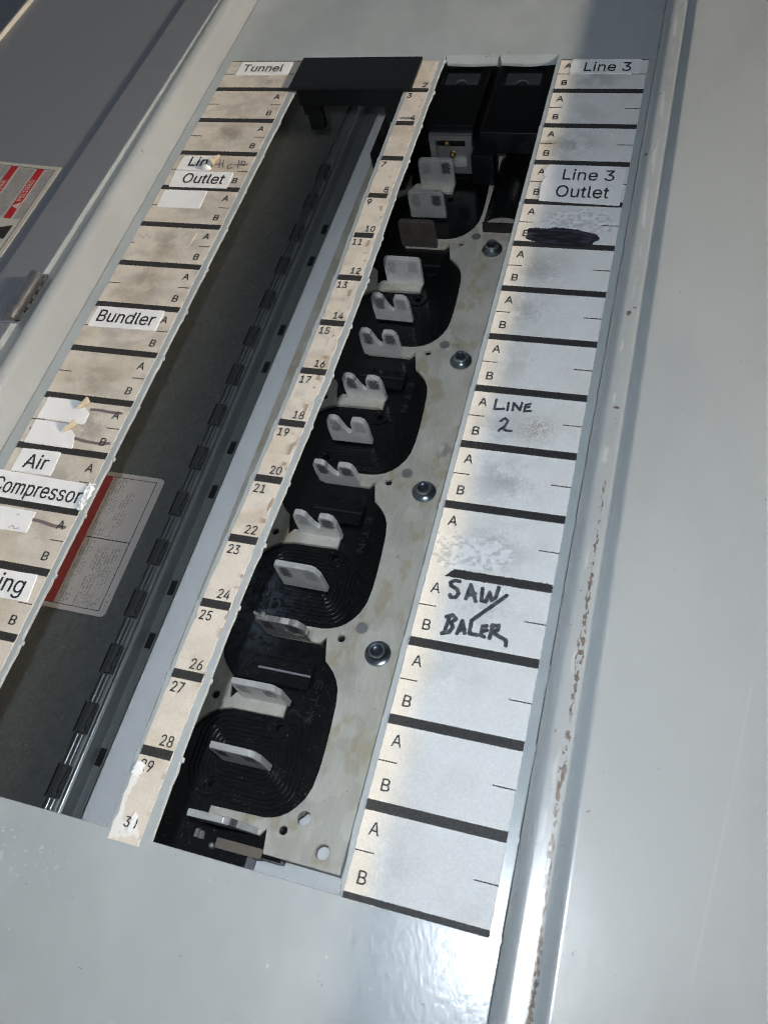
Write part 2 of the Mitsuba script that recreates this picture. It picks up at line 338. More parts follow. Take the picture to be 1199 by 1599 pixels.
part(df, "bent_flange", flange(-57.9, -31.2, -45, 0), "paint", label="bent flange along the top of the right opening")
part(df, "bent_flange", flange(-30.6, -1.8, -16, 0, .9), "paint")
part(df, "bent_flange", flange(-148.0 + 18, -73.2, -100, 0), "paint", label="bent flange along the top of the left opening")

# ------------------------------------------------------------------ trim frame: rolled lip and face, right and left
def arc(cu, cd, r, a0, a1, n): return [(cu + r * math.cos(a), cd - r * math.sin(a)) for a in np.linspace(math.radians(a0), math.radians(a1), n)]
def rail_profile(base, sgn, face):
    pr = [(0.2, 6), (0.0, 0), (0.3, -9)]
    pr += [(6.3 + u, d) for u, d in arc(-1.3, -12.5, 4.7, 180, 93, 9)] if face else [(4.3 + u, d) for u, d in arc(0, -13.2, 4.0, 180, 80, 9)]
    pr += [(8.6, -17.35), (9.7, -17.2)] if face else [(5.6, -16.7), (9.6, -15.6)]
    pr += [(10.6, -16.9), (11.2, -17.1), (12.6, -18.3), (13.4, -18.75), (14.4, -18.9)] if face else []
    pr += [(260, -9.0)] if face else [(11.6, -15.0), (12.6, -14.6), (13, -12)]
    return [(base + sgn * u, d) for u, d in pr]
tr = thing("cabinet_trim", "light grey painted trim frame with a rolled lip along both sides of the dead front", "panel trim")
VS = np.linspace(-170, 640, 28)
part(tr, "right_rail", sheet_v(rail_profile(44.4, 1, True), VS), "trim_paint", smooth=35, label="right trim rail with brown rust worn along its rolled lip")
lm = sheet_v(rail_profile(-180.2, -1, False), VS); lm.faces = lm.faces[:, ::-1]
part(tr, "left_rail", lm, "trim_paint", smooth=35)

# ------------------------------------------------------------------ the door, swung open flat on the left
DU, DD, PHI, FAR = -190.6, -17.0, math.radians(5), 145.0
def on_door(m):
    v = np.array(m.vertices); x, z = v[:, 0].copy(), v[:, 2].copy()
    m = trimesh.Trimesh(v, m.faces, process=False)
    m.vertices[:, 0] = DU + x * math.cos(PHI) - z * math.sin(PHI) + .022 * (v[:, 1] + 125); m.vertices[:, 2] = -DD + z * math.cos(PHI) + x * math.sin(PHI)
    return m
do = thing("cabinet_door", "dark grey cabinet door swung wide open on the left with a hinge knuckle", "door")
fl = [(0, -1.6), (0, .15), (.35, .4), (22.2, .4), (22.6, .2), (24.3, -1.5), (24.8, -1.75), (26.0, -1.75)]
part(do, "hinge_flange", on_door(sheet_v([(-t, -h) for t, h in fl], VS)), "door_paint")
part(do, "inner_panel", on_door(slab(-FAR - .2, -26.0, -170, 640, 1.75, 3.2)), "door_paint")
part(do, "free_edge", on_door(prism_v([(-FAR - 1.7, -.4), (-FAR, -.4), (-FAR, 3.6), (-FAR - 1.7, 3.6)], -170, 640)), "label_cream", label="folded free edge of the door, painted pale for the light on it")  # cream instead of door grey: light on this edge put into the colour
part(do, "edge_bead", on_door(prism_v([(-.05, -.55), (.9, -.55), (1.1, -.3), (1.1, 2.6), (-.05, 2.6)], -170, 640)), "trim_paint", label="thin hinge-side edge of the door, its lit look painted in a paler colour")  # lighter trim colour paints in the light that the edge catches
hg = part(do, "hinge", cat([on_door(slab(-5.2, 4.6, 179.8, 207.6, -.75, -.3))]), "door_paint", label="steel hinge knuckle set in a slot of the door edge")
kn = trimesh.creation.cylinder(radius=3.0, height=25, sections=36); kn.apply_transform(trimesh.transformations.rotation_matrix(math.pi / 2, [1, 0, 0])); kn.apply_translation([-.4, -194, 1.6])
kr = trimesh.creation.cylinder(radius=3.12, height=1.0, sections=36); kr.apply_transform(trimesh.transformations.rotation_matrix(math.pi / 2, [1, 0, 0])); kr.apply_translation([-.4, -203.4, 1.6])
put(hg + "__knuckle", on_door(cat([kn, kr])), "knuckle_steel", 40, "shiny brown-tinted steel hinge barrel")
lf = rr(2.4, 4.9, 181.6, 206.4, .4)
for k in range(4): lf = lf.difference(Point(4.9, -(186 + 5.0 * k)).buffer(1.35))
put(hg + "__leaf", on_door(ext(lf, -1.6, -.85)), "knuckle_steel", False, "scalloped edge of the hinge leaf")
put(hg + "__gap", on_door(slab(2.2, 5.1, 181, 207, -.83, -.76)), "black_hole")

def at_strip(parent, name, quads, mat): return part(parent, name, cat(quads), mat)
# warning label on the door (reads upwards)
wl = thing("warning_label", "cream warning label with red PELIGRO band stuck on the open door", "warning label")
def dl(t, v): return (-t, -v + .18 * (t - 31.5))
def dpoly(t0, t1, v0, v1): return Polygon([dl(t0, v0), dl(t1, v0), dl(t1, v1), dl(t0, v1)])
part(wl, "backing", on_door(ext(dpoly(31.6, 92, 106, 167), 1.45, 1.72)), "label_cream")
part(wl, "red_band", on_door(ext(dpoly(41.4, 46.2, 108.6, 143.2), 1.32, 1.46)), "label_red")
part(wl, "red_band", on_door(ext(dpoly(59.4, 64.2, 108.6, 143.2), 1.32, 1.46)), "label_red")
part(wl, "border_line", on_door(cat([ext(dpoly(34.4, 34.7, 108.6, 164), 1.34, 1.46), ext(dpoly(34.4, 90, 108.3, 108.6), 1.34, 1.46)])), "print_ink")
tm = meshkit.text_mesh("PELIGRO", 2.7, .1); tm.vertices[:, 0] *= .93
tm.apply_transform(trimesh.transformations.rotation_matrix(math.pi / 2, [0, 0, 1])); q = dl(42.4, 131.5); tm.apply_translation([q[0], q[1], -1.3])
tm2 = meshkit.text_mesh("DANGER", 2.7, .1); tm2.apply_transform(trimesh.transformations.rotation_matrix(math.pi / 2, [0, 0, 1])); q = dl(60.5, 134.0); tm2.apply_translation([q[0], q[1], -1.3])
part(wl, "lettering", on_door(cat([tm, tm2])), "label_cream", label="words PELIGRO and DANGER in the red bands")
q = dl(43.8, 134.8); tri = Polygon([(q[0] + 2, q[1] - 2.2), (q[0] + 2, q[1] + 2.2), (q[0] - 2, q[1])])
part(wl, "hazard_triangle", on_door(ext(tri, 1.2, 1.33)), "label_cream")
bk = Polygon([dl(37.2, 147), dl(44.5, 149.5), dl(44.5, 160), dl(41, 156), dl(37.2, 156)])
part(wl, "pictogram", on_door(ext(bk, 1.32, 1.46)), "print_ink", label="black corner of a pictogram at the bottom of the label")
def print_lines(parent, t0, t1, v0, v1, d, step, place, mapper):
    ms, uvs = [], []
    k = 0; t = t0
    while t + step * .7 < t1:
        a, b = mapper(t, v0), mapper(t, v1); c, e = mapper(t + step * .72, v1), mapper(t + step * .72, v0)
        m = trimesh.Trimesh(np.array([[*a, -d], [*b, -d], [*c, -d], [*e, -d]]), [[0, 1, 2], [0, 2, 3]], process=False)
        f = m.faces if m.face_normals[0][2] > 0 else m.faces[:, ::-1]; m = trimesh.Trimesh(m.vertices, f, process=False)
        ms.append(m); L = v1 - v0; uvs += [[0 + 37 * k, k + .02], [L + 37 * k, k + .02], [L + 37 * k, k + .98], [37 * k, k + .98]]; t += step; k += 1
    part(parent, "fine_print", place(cat(ms)), "fine_print", uv=np.array(uvs))
print_lines(wl, 35.2, 40.6, 109.4, 143, 1.33, 1.35, on_door, dl)
print_lines(wl, 47.4, 58.8, 109.4, 143, 1.33, 1.35, on_door, dl)
print_lines(wl, 65.0, 76, 109.4, 143, 1.33, 1.35, on_door, dl)

# ------------------------------------------------------------------ directory strips
PD0 = -.28                                             # paper front
LT = -.42                                              # front of printing on the strips
def rows(u0, u1, lo_=1, hi_=15): return [(k, sbox(u0, -(25.4 * k + 1.65), u1, -(25.4 * k - 1.35))) for k in range(lo_, hi_)]
def printed_strip(label, u0, u1, side):
    k0 = thing("directory_strip", label, "label strip")
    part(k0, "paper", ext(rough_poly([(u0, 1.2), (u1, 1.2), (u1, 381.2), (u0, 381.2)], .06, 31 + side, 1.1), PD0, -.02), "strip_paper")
    for k, b in rows(u0, u1):
        if side > 0 and k == 11: b = rough_poly([(8.6, 278.05), (u1, 278.05), (u1, 281.05), (5.8, 281.05)], .08, 77)
        part(k0, "divider_bar", ext(b, LT, PD0 - .01), "bar_ink")
    part(k0, "divider_bar", ext(sbox(u0, -381.1, u1, -379.3), LT, PD0 - .01), "bar_ink")
    ms, tk = [ext(sbox(u0, -1.75, u1, -1.25), LT, PD0 - .01)], []
    for k in range(15):
        a, b, c = 25.4 * k + 8.1, 25.4 * k + 21.2, 25.4 * k + 12.7
        la, lb = ("A", "B")
        x = 2.7 if side > 0 else -139.3
        skip_b = (side > 0 and k in (10,)); skip_a = (side < 0 and k in (0, 3, 12))
        if not skip_a: ms.append(text("A", x, a, 3.6, LT, .13, wide=2.95))
        if not skip_b and not (side < 0 and k in (0, 10)): ms.append(text("B", x + .2, b, 3.6, LT, .13, wide=2.5))
        if side > 0:
            if k != 10: tk.append(sbox(.1, -c - .17, 5.7, -c + .17))
            tk.append(sbox(33.8, -c - .17, u1, -c + .17))
        else:
            tk.append(sbox(-139.4, -c - .17, -133.8, -c + .17)); tk.append(sbox(u0, -c - .17, -168, -c + .17))
    part(k0, "lettering", cat(ms), "print_ink")
    part(k0, "tick_marks", ext(unary_union(tk), LT, PD0 - .01), "print_ink")
    return k0
ls = printed_strip("left directory strip of aged tan paper with A and B rows and pasted labels", -174.2, -133.4, -1)
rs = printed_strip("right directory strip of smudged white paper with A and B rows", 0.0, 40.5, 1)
HCT = [[(-152.7,84.4),(-148.5,83.8)],[(-150.9,81.0),(-149.6,86.8)],[(-149.2,81.0),(-147.9,86.1)],[(-143.9,84.0),(-145.6,85.0),(-144.7,87.3),(-142.7,86.5)],[(-140.9,81.1),(-139.6,86.6)],[(-142.4,84.4),(-135.6,83.7)],[(-139.4,81.5),(-137.6,81.9),(-136.8,84.7),(-138.5,84.5),(-139.4,81.5)]]
part(ls, "handwriting", pen(HCT, .5, LT), "marker_faded", label="faded purple handwriting beside the curled label")
part(ls, "marker_line", pen([[(-150, 233.7), (-146, 233.5), (-141, 233.9), (-136.2, 233.8)]], 1.2, LT), "marker_faded", label="faded marker line striking out the upper row")
part(ls, "marker_line", pen([[(-150.5, 248.0), (-146, 248.7), (-140, 249.0), (-135, 248.3)]], 1.2, LT), "marker_faded")
part(ls, "marker_line", pen([[(-151.5, 285.4), (-147, 285.6), (-141, 286.5), (-136, 286.4)]], 1.3, LT), "marker_faded")
part(ls, "ink_dot", ext(Point(-171.9, -246.2).buffer(.75), LT - .1, PD0 - .01), "marker_blot")
SAW = [[(11.2,282.2),(9.6,282.1),(8.3,283.1),(8.7,284.1),(10.9,285.0),(11.7,286.3),(11.2,287.9),(9.6,288.2),(9.1,287.4)],[(14.4,287.8),(15.0,282.8),(17.6,288.1)],[(14.6,286.7),(17.0,285.5)],[(18.9,283.4),(19.4,287.6),(20.8,287.7),(21.4,284.4),(22.5,286.9),(23.6,285.8),(23.9,282.1)],[(26.9,284.4),(17.7,294.9)],[(10.7,294.6),(10.2,300.3)],[(9.7,295.0),(11.6,294.1),(12.9,295.2),(11.6,296.7),(12.5,298.1),(11.6,300.0),(9.5,300.8)],[(14.2,299.9),(15.0,295.5),(16.5,299.4)],[(14.5,298.8),(16.2,298.1)],[(17.8,295.7),(17.9,299.2),(20.5,299.3)],[(22.7,295.8),(21.5,296.1),(21.6,299.1),(22.6,299.5)],[(21.7,297.8),(23.0,297.2)],[(24.5,295.1),(24.4,299.6)],[(24.2,295.5),(26.4,294.9),(26.4,296.5),(24.6,297.2),(27.0,298.4),(29.4,299.3),(29.7,301.0)]]
LINE2 = [[(8.7,207.9),(8.7,212.3),(12.1,211.7)],[(13.3,208.8),(13.5,212.2)],[(15.3,212.0),(15.2,208.6),(17.9,211.6),(18.1,208.2)],[(21.2,208.3),(19.5,209.0),(19.5,211.9),(21.7,211.4)],[(19.6,210.1),(21.0,209.7)],[(12.0,217.2),(13.3,215.8),(14.6,216.8),(14.0,219.3),(12.1,221.5),(13.0,220.2),(14.7,221.1),(16.6,221.0)]]
part(rs, "handwriting", pen(SAW, 1.3, LT), "marker_black", label="SAW/BALER written in black marker")
part(rs, "handwriting", pen(LINE2, .92, LT), "marker_black", label="LINE 2 written in black marker")
SCRIB = [(4.6,118.2),(8.5,117.5),(12.5,118.0),(15.4,116.8),(22.4,117.3),(27.8,118.7),(32.1,119.4),(33.9,121.4),(33.9,123.0),(31.9,124.1),(31.5,125.9),(27.3,127.2),(20.5,127.5),(13.9,126.7),(8.1,125.4),(4.4,124.3),(5.2,121.7),(4.5,119.8)]
part(rs, "marker_blot", ext(rough_poly(SCRIB, .16, 5, .7), LT - .15, PD0 - .01), "marker_blot", label="thick dark blue-black marker scribble crossing out a name")
# centre number strip, a little bowed
cs = thing("directory_strip", "narrow centre directory strip of tan paper with breaker numbers 2 to 30", "label strip")
def half(v): return (-5.4 - .6 * max(0, (v - 240) / 140), 5.2 - .9 * max(0, (v - 330) / 50))
vv = np.linspace(1.4, 382.6, 150); rj = np.random.default_rng(9)
lp = [(cbar(v) + half(v)[0] + rj.normal() * .09 + .5 * (rj.random() < .04), v) for v in vv]; rp = [(cbar(v) + half(v)[1] + rj.normal() * .09 - .6 * (rj.random() < .06), v) for v in vv]
part(cs, "paper", ext(P(lp + rp[::-1]).buffer(0), PD0, -.02), "strip_paper")
nm = []
for k in range(1, 15):
    v = 25.4 * k; c = cbar(v); a, b = half(v)
    inset = 1.2 if k in (2, 4, 5) else 0.0
    part(cs, "divider_bar", ext(P([(c + a + .1 + inset * .4, v - 1.3), (c + b - .1 - inset, v - 1.3), (c + b - .1 - inset, v + 1.7), (c + a + .1 + inset * .3, v + 1.7)]), LT, PD0 - .01), "bar_ink")
    for s, even in ((str(2 * k), True), (str(2 * k + 1), False)):
        if s in ("5", "6"): continue
        w = 2.15 * len(s)
        nm.append(text(s, c + 3.6 - w if even else c - 4.2, v - 2.1 if even else v + 6.3, 3.5, LT, .13, wide=w))
nm.append(text("30", cbar(380) - 2.6, 378.3, 3.0, LT, .13, wide=4.0))
part(cs, "lettering", cat(nm), "print_ink")
part(cs, "torn_patch", cat([ext(rough_poly([(-72.6, 359.4), (-70.2, 359.8), (-69.6, 362.5), (-71.4, 364.0), (-73.4, 363.2)], .2, 4), LT - .3, LT - .16), ext(rough_poly([(-67.6, 373.5), (-66.3, 374), (-66, 379.5), (-67.4, 379.5)], .2, 8), LT - .3, LT - .16)]), "label_paper", label="torn white patches over the numbers 29 and 30")
part(cs, "grey_scrape", ext(rough_poly([(-69.2, 46.8), (-62.9, 46.3), (-62.9, 47.7), (-69.2, 48.0)], .12, 6), LT, PD0 - .01), "door_paint", label="grey scrape across the strip above the divider")

# ------------------------------------------------------------------ pasted name labels
D1 = -.62
def name_label(label, quad, words=None, back=PD0, front=None, lift=0, seed=0, parent=None, **kw):
    t = thing("name_label", label, "label")
    f = front if front is not None else D1
    part(t, "tape", ext(rough_poly(quad, .035, seed, .9), f, back - .01), "label_paper")
    if words: part(t, "lettering", text(d=f - .13, t=.13, **words), "print_ink")
    return t
WT = dict(rot=0)
name_label("white label reading Line 3 at the top of the right strip", [(5.5, 1.6), (37.4, 1.6), (37.4, 12.6), (5.3, 12.2)], dict(s="Line 3", u=11.8, v=10.9, h=6.6, wide=21.4), seed=1)
name_label("white label reading Line 3 above Outlet with a torn right end", [(6.4, 78.0), (36.2, 78.2), (37.0, 79.8), (39.0, 79.4), (39.3, 90.2), (5.4, 89.9), (6.4, 85.6), (5.0, 84.2)], dict(s="Line 3", u=13.6, v=87.6, h=6.6, wide=21.6), seed=2)
name_label("white label reading Outlet below Line 3 on the right strip", [(5.4, 90.1), (39.5, 90.9), (39.3, 102.7), (6.0, 101.5)], front=-.95, back=-.64, words=dict(s="Outlet", u=12.4, v=98.9, h=7.0, wide=21.8), seed=3)
name_label("white label reading Tunnel at the top of the left strip", [(-167.6, 2.6), (-138.4, 2.7), (-138.4, 13.2), (-168.0, 13.8)], dict(s="Tunnel", u=-165.0, v=11.0, h=5.9, wide=22.6), seed=4)
name_label("white label reading Outlet on the left strip under the curled label", [(-171.6, 90.2), (-140.6, 90.0), (-140.0, 101.4), (-170.6, 101.6)], dict(s="Outlet", u=-165.0, v=98.6, h=6.6, wide=21.6), seed=5)
name_label("blank white label on the left strip below Outlet", [(-171.6, 104.0), (-149.2, 103.6), (-148.6, 115.6), (-171.0, 115.6)], seed=6)
tn = name_label("dull torn label with faint pencil writing on the left strip", [(-172.6, 131.2), (-143.4, 130.8), (-144.0, 140.4), (-150, 141.6), (-160, 140.8), (-171.8, 141.4)], seed=7)
scene[tn + "__tape"]["bsdf"] = {"type": "ref", "id": "strip_paper"}
PENCIL = [[(-172.0,134.5),(-168.6,137.1),(-168.2,134.3),(-165.9,136.9),(-165.5,134.8)],[(-163.2,134.2),(-162.6,136.9),(-161.8,134.9),(-160.2,136.8)],[(-159.5,135.0),(-157.5,134.6),(-158.3,136.6),(-156.0,137.0)],[(-156.1,134.1),(-155.5,136.8),(-154.2,134.6)],[(-148.4,131.4),(-149.4,137.1)]]
part(tn, "handwriting", pen(PENCIL, .28, D1), "pencil", label="faint pencil scrawl")
name_label("white label reading Bundler on the left strip", [(-172.4, 179.6), (-139.8, 179.3), (-139.6, 190.6), (-172.2, 191.2)], dict(s="Bundler", u=-169.6, v=188.2, h=6.6, wide=27.6), seed=8)
name_label("white label reading Air above Compressor", [(-170.6, 255.7), (-153.2, 255.2), (-152.6, 266.2), (-170.6, 266.4)], dict(s="Air", u=-166.4, v=264.2, h=6.3, wide=10.4), seed=9)
cp = name_label("long white label reading Compressor with a crumpled right end", [(-179, 266.5), (-135.9, 267.4), (-134.8, 270.5), (-135.2, 278.4), (-179, 278.3)], dict(s="Compressor", u=-174.4, v=276.2, h=6.5, wide=39.2), seed=10)
rcr = np.random.default_rng(3); gx, gy = np.meshgrid(np.linspace(-135.0, -131.4, 8), np.linspace(267.2, 279.0, 13)); gz = .75 + rcr.random(gx.shape) * 1.5
gz[:, 0] = .6; gx += rcr.normal(size=gx.shape) * .3
def grid(gx, gy, gz):
    V = np.c_[gx.ravel(), -gy.ravel(), gz.ravel()]; h, w = gx.shape
    F = np.array([[i * w + j, (i + 1) * w + j, (i + 1) * w + j + 1, i * w + j + 1] for i in range(h - 1) for j in range(w - 1)])
    return trimesh.Trimesh(V, np.vstack([F[:, [0, 1, 2]], F[:, [0, 2, 3]]]), process=False)
part(cp, "crumpled_end", grid(gx, gy, gz), "label_paper", label="crumpled torn end of the label")
tl = name_label("blank white label with a small tear under Compressor", [(-176, 281.9), (-150.6, 282.2), (-150.2, 291.2), (-176, 291.6)], seed=11)
part(tl, "tear", pen([[(-158.5, 290.2), (-157, 289.2), (-155.8, 290.6), (-154.2, 289.8)], [(-157.8, 284.5), (-156.6, 284.2)]], .35, D1), "pencil", label="small brown tear in the label")
name_label("white label ending in the letters ing at the left edge of the photo", [(-176, 307.6), (-137.2, 306.4), (-136.0, 317.0), (-176, 317.6)], dict(s="ing", u=-150.4, v=314.6, h=6.6, wide=10.6), seed=12)
name_label("small dull paper scrap below the label ending in ing", [(-176, 318.6), (-146.6, 318.2), (-146.2, 328), (-176, 328)], seed=13)
# labels with curled corners
def curl(u, v, r, w, h, a0, turn, lean):
    """A narrow flap rolled up from the label: a cone of paper."""
    n = 12; s = np.linspace(0, 1, n); th = np.linspace(0, turn, 14)
    S, TH = np.meshgrid(s, th, indexing="ij"); R = r * (.25 + .75 * S)
    x = R * np.sin(TH); z = R * (1 - np.cos(TH)); y = h * (S - .5) + lean * x
    ca, sa = math.cos(a0), math.sin(a0)
    return grid(u + x * ca - y * sa, v + x * sa + y * ca, z + .66)
for lab, q, cu, cvv, sd in (("upper blank white label with a curled right corner on the left strip", [(-171.8, 230.2), (-157.0, 230.2), (-150.0, 235.6), (-149.8, 241.2), (-172.0, 240.8)], -153.6, 233.2, 21),
                            ("lower blank white label with a curled right corner on the left strip", [(-172.0, 241.6), (-157.6, 241.8), (-151.2, 246.6), (-149.4, 253.0), (-171.6, 253.0)], -154.4, 244.6, 22)):
    t = name_label(lab, q, seed=sd)
    part(t, "curled_corner", curl(cu, cvv, 2.0, 2, 5.6, -2.2, 2.5, .2), "label_back", True, label="tan underside of the curled corner")
ln = name_label("white label starting with Lin whose right end curls off the left strip", [(-171.2, 79.2), (-155.4, 78.6), (-154.6, 84), (-155.4, 89.4), (-171.6, 89.2)], dict(s="Lin", u=-166.4, v=86.4, h=6.4, wide=9.6), seed=23)
part(ln, "curled_end", curl(-153.4, 83.6, 3.0, 3, 9.0, .25, 2.5, -.25), "label_back", True, label="tan curled tip of the label")
wc = trimesh.creation.icosphere(3, 1.0); wc.vertices *= [2.4, 1.5, 1.7]; wc.apply_translation([-155.6, -87.8, 1.0])
part(ln, "rolled_fold", wc, "label_paper", True, label="white rolled fold under the curled tip")

# ------------------------------------------------------------------ blank filler at the top of the left opening
bf = thing("breaker_filler", "black plastic breaker filler plugging the top of the left opening", "filler plate")
part(bf, "face", bevel(P([(-132.8, 1.7), (-68.6, 1.2), (-68.4, 27.6), (-133.0, 27.8)]), -2.6, -.55, .6), "filler_plastic", 30)
part(bf, "wall", cat([slab(-129.2, -73.4, 22.2, 26.6, -.6, 8), slab(-129.2, -127.2, 2, 24, -.6, 15), slab(-75.2, -73.4, 2, 24, -.6, 15)]), "filler_plastic")
part(bf, "clip_leg", bevel(P([(-127.2, 20.5), (-119.4, 20.5), (-119.4, 25.2), (-127.2, 25.2)]), 8, 23, .4), "filler_plastic")
part(bf, "clip_leg", bevel(P([(-84.5, 20.5), (-76.8, 20.5), (-76.8, 25.2), (-84.5, 25.2)]), 8, 21, .4), "filler_plastic")

# ------------------------------------------------------------------ insulator base with its moulded rings
G = [340 - 76.2 * k for k in range(6)]                 # middle stab of each group, from the bottom up
BU = -65.4                                             # the two outer buses mirror about (BU, G - 1)
ARC = [(-47.2, -45.0), (-45.4, -43.6), (-42.7, -41.0), (-40.6, -38.2), (-38.9, -34.6), (-37.9, -29.5), (-37.2, -20), (-36.8, -10), (-36.8, -3.0), (-37.4, 3.4), (-38.9, 8.0), (-41.2, 11.6), (-43.6, 14.2), (-46.4, 16.1), (-49.4, 17.3), (-52.4, 17.9)]
def right_plate():
    pts = []
    for k in range(5, -1, -1):
        g = G[k]
        pts += [(u, g + w) for u, w in ARC]
        pts += [(-73.6, g + 18.3), (-73.6, g + 24.4), (-51.8, g + 24.4), (-49.7, g + 21.4)]
    pts = [(-18.8, -42), (-47, -42)] + [q for q in pts if q[1] > -42] + [(-48.4, 370.0), (-18.8, 370.4)]
    return P(pts).buffer(0)
def left_plate():
    pts = []
    for k in range(0, 6):
        g = G[k] - 1
        pts += [(2 * BU - u, g - w) for u, w in ARC]
        pts += [(2 * BU + 73.6, g - 18.3), (2 * BU + 73.6, g - 24.4), (2 * BU + 51.8, g - 24.4), (2 * BU + 49.7, g - 21.4)]
    pts = [(-111.2, 336.2), (-96, 336.2), (-93.4, 334)] + [q for q in pts if -42 < q[1] < 333] + [(-88, -42), (-111.2, -42)]
    return P(pts).buffer(0)
holes = []
for k in range(6):
    g = G[k]
    holes.append(Point(-43.5, -(g + 20.6)).buffer(1.55))
    if k == 0: holes += [Point(-37.2, -(g + 14.8)).buffer(2.55), Point(-27.1, -(g + 24.4)).buffer(2.65)]
RP = right_plate(); LP = left_plate()
pits = sbox(-112, -400, -18, 60).difference(RP)
baseP = unary_union([sbox(-105, -371.4, -41.6, 60), sbox(-110, -420, -54.6, -370), *[Polygon([(u, -(g + w)) for u, w in ARC] + [(-60, -(g + 17)), (-60, -(g - 45))]).buffer(2.2) for g in G]])
bs = thing("insulator_base", "glossy black moulded insulator base between the two bus bars with raised maker lettering", "insulator")
gap = [Point(-57.5, -(g - 15.4)).buffer(1.7) for g in G] + [Point(-76.8, -(g + 10.8)).buffer(1.7) for g in G]
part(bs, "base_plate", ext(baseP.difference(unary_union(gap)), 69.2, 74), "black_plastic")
part(bs, "pin_wells", ext(unary_union([q.buffer(.8) for q in gap]), 73.0, 78), "black_hole")
def ring(a, b, r, cx, cy, w): o = sbox(cx - a + r, cy - b + r, cx + a - r, cy + b - r).buffer(r, quad_segs=8); return o.difference(o.buffer(-w))
for k in range(4):
    rs_ = unary_union([ring(22.6 - 1.75 * j, 17.2 - 1.75 * j, max(11 - 1.2 * j, 2.2), -66.6, -(G[k] - 1.5), .8) for j in range(8)])
    rs_ = rs_.difference(unary_union([q.buffer(2.6) for q in gap])).difference(sbox(-40.2, -900, 0, 900))
    bosses = unary_union([q.buffer(2.6).difference(q.buffer(1.2)) for q in gap[k:k + 1] + gap[6 + k:7 + k]]).difference(unary_union(gap))
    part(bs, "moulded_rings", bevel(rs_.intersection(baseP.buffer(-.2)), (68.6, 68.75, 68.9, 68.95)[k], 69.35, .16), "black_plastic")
    part(bs, "pin_boss", ext(bosses, 68.5, 69.3), "black_plastic")
for k in range(5):
    g = G[k]
    part(bs, "barrier_rib", bevel(P([(-82, g - 42.5), (-50.6, g - 42.5), (-50.6, g - 31.4), (-82, g - 31.4)]), 66.6, 69.3, .7), "black_plastic", 30)
    part(bs, "rib_bead", bevel(P([(-73.6, g - 37.6), (-50.9, g - 37.6), (-50.9, g - 36.7), (-73.6, g - 36.7)]), 65.9, 66.9, .3), "bead_glint" if k == 0 else "smoky_plastic", 30)  # lowest bead in lighter grey: its highlight painted as colour
for k in range(3):
    g = G[k]
    part(bs, "maker_lettering", text("E·T·N", -48.9, g - 37.2, 2.9, 69.15, .5, wide=17.6, rot=-90, bold=True), "smoky_plastic", label="raised maker name moulded in the base")
    part(bs, "moulded_number", cat([text("47 21952", -79.0, g - 17.4, 1.9, 69.15, .3, wide=13), text("47 21 4 50", -67, g + 15.0, 2.0, 69.15, .3, wide=15)]), "smoky_plastic")
part(bs, "brown_bar", slab(-67.5, -49.2, 368.4, 372.0, 68.4, 69.6), "copper_brown", label="brown metal strip under the lowest finger")
part(bs, "pale_clip", cat([slab(-76.6, -75.2, 367.2, 370.2, 68.2, 69.4), slab(-74.6, -73.2, 367.6, 370.4, 68.2, 69.4)]), "aluminium")
part(bs, "small_screw", lathe([(0, 1.0), (.8, .8), (1.3, 0), (1.3, -.6)], -69.0, 371.6, 69.2, 16), "aluminium", 40)
part(bs, "side_post", slab(-55.0, -52.4, 371.2, 420, 70.4, 79.4), "door_paint")
bk2 = thing("support_bracket", "light grey painted bracket under the lower end of the right bus bar", "bracket")
part(bk2, "pad", ext(sbox(-52.2, -430, -2.5, -346).difference(baseP.buffer(.3)), 74.2, 79.4), "pan_paint")

# ------------------------------------------------------------------ bus bars and their stabs
def stab_shape(style):
    if style == "fork": return [(0, 0), (-.3, 9), (.1, 14.5), (1.2, 16.6), (4.2, 17), (5.9, 15.8), (7.0, 12.6), (8.4, 9.0), (9.6, 7.4), (10.6, 7.3), (11.3, 8.4), (11.5, 10.4), (11.6, 14.6), (12.4, 16.4), (16.2, 16.8), (18.2, 15.6), (19.2, 12), (19.6, 0)]
    if style == "slant": return [(0, 0), (0, 15.6), (.8, 17), (14.6, 17), (15.8, 16.2), (19.2, 9.4), (22.6, 0)]
    if style == "square": return [(0, 0), (0, 15.4), (.5, 16.4), (1.6, 17), (17.8, 17), (18.9, 16.4), (19.4, 15.4), (19.6, 0)]
    return [(0, 0), (0, 15.4), (.6, 17), (16.6, 17), (18.2, 15.9), (19.7, 12.6), (20.2, 0)]
SC = [0]
def stab(parent, vmid, style, u0, lean=0.0, label=None):
    k = SC[0]; SC[0] += 1
    poly = Polygon(stab_shape(style)).buffer(-.3).buffer(.3, quad_segs=4)
    m = bevel(poly, -1.3, 1.3, .32)                    # x across, y up, z thickness
    V = np.array(m.vertices)
    # finer faces so that the wear marks fall where they should
    x, h, t = V[:, 0], V[:, 1], V[:, 2]
    uv = np.c_[k + np.clip(x / 20, .001, .999), h / 17]
    r = np.random.default_rng(40 + k); tw, ln, sh = r.normal() * .018, r.normal() * .022, r.normal() * .25
    bend = .02 * r.normal() * (h / 17) ** 2 * 17
    u = u0 + x + sh + ln * h * .4; v = vmid + t + (lean + ln) * h + tw * (x - 10) + bend; d = 67.6 - h * (1.035 + .015 * r.normal())
    mm = trimesh.Trimesh(np.c_[u, -v, -d], m.faces, process=False)
    if mm.volume < 0: mm.faces = mm.faces[:, ::-1]
    part(parent, "stab", mm, "stab_metal", False, label, uv)
bR = thing("bus_bar", "broad pale tin-plated bus bar on the right with scalloped edge and bolts", "bus bar")
bL = thing("bus_bar", "pale tin-plated bus bar mostly hidden behind the centre number strip", "bus bar")
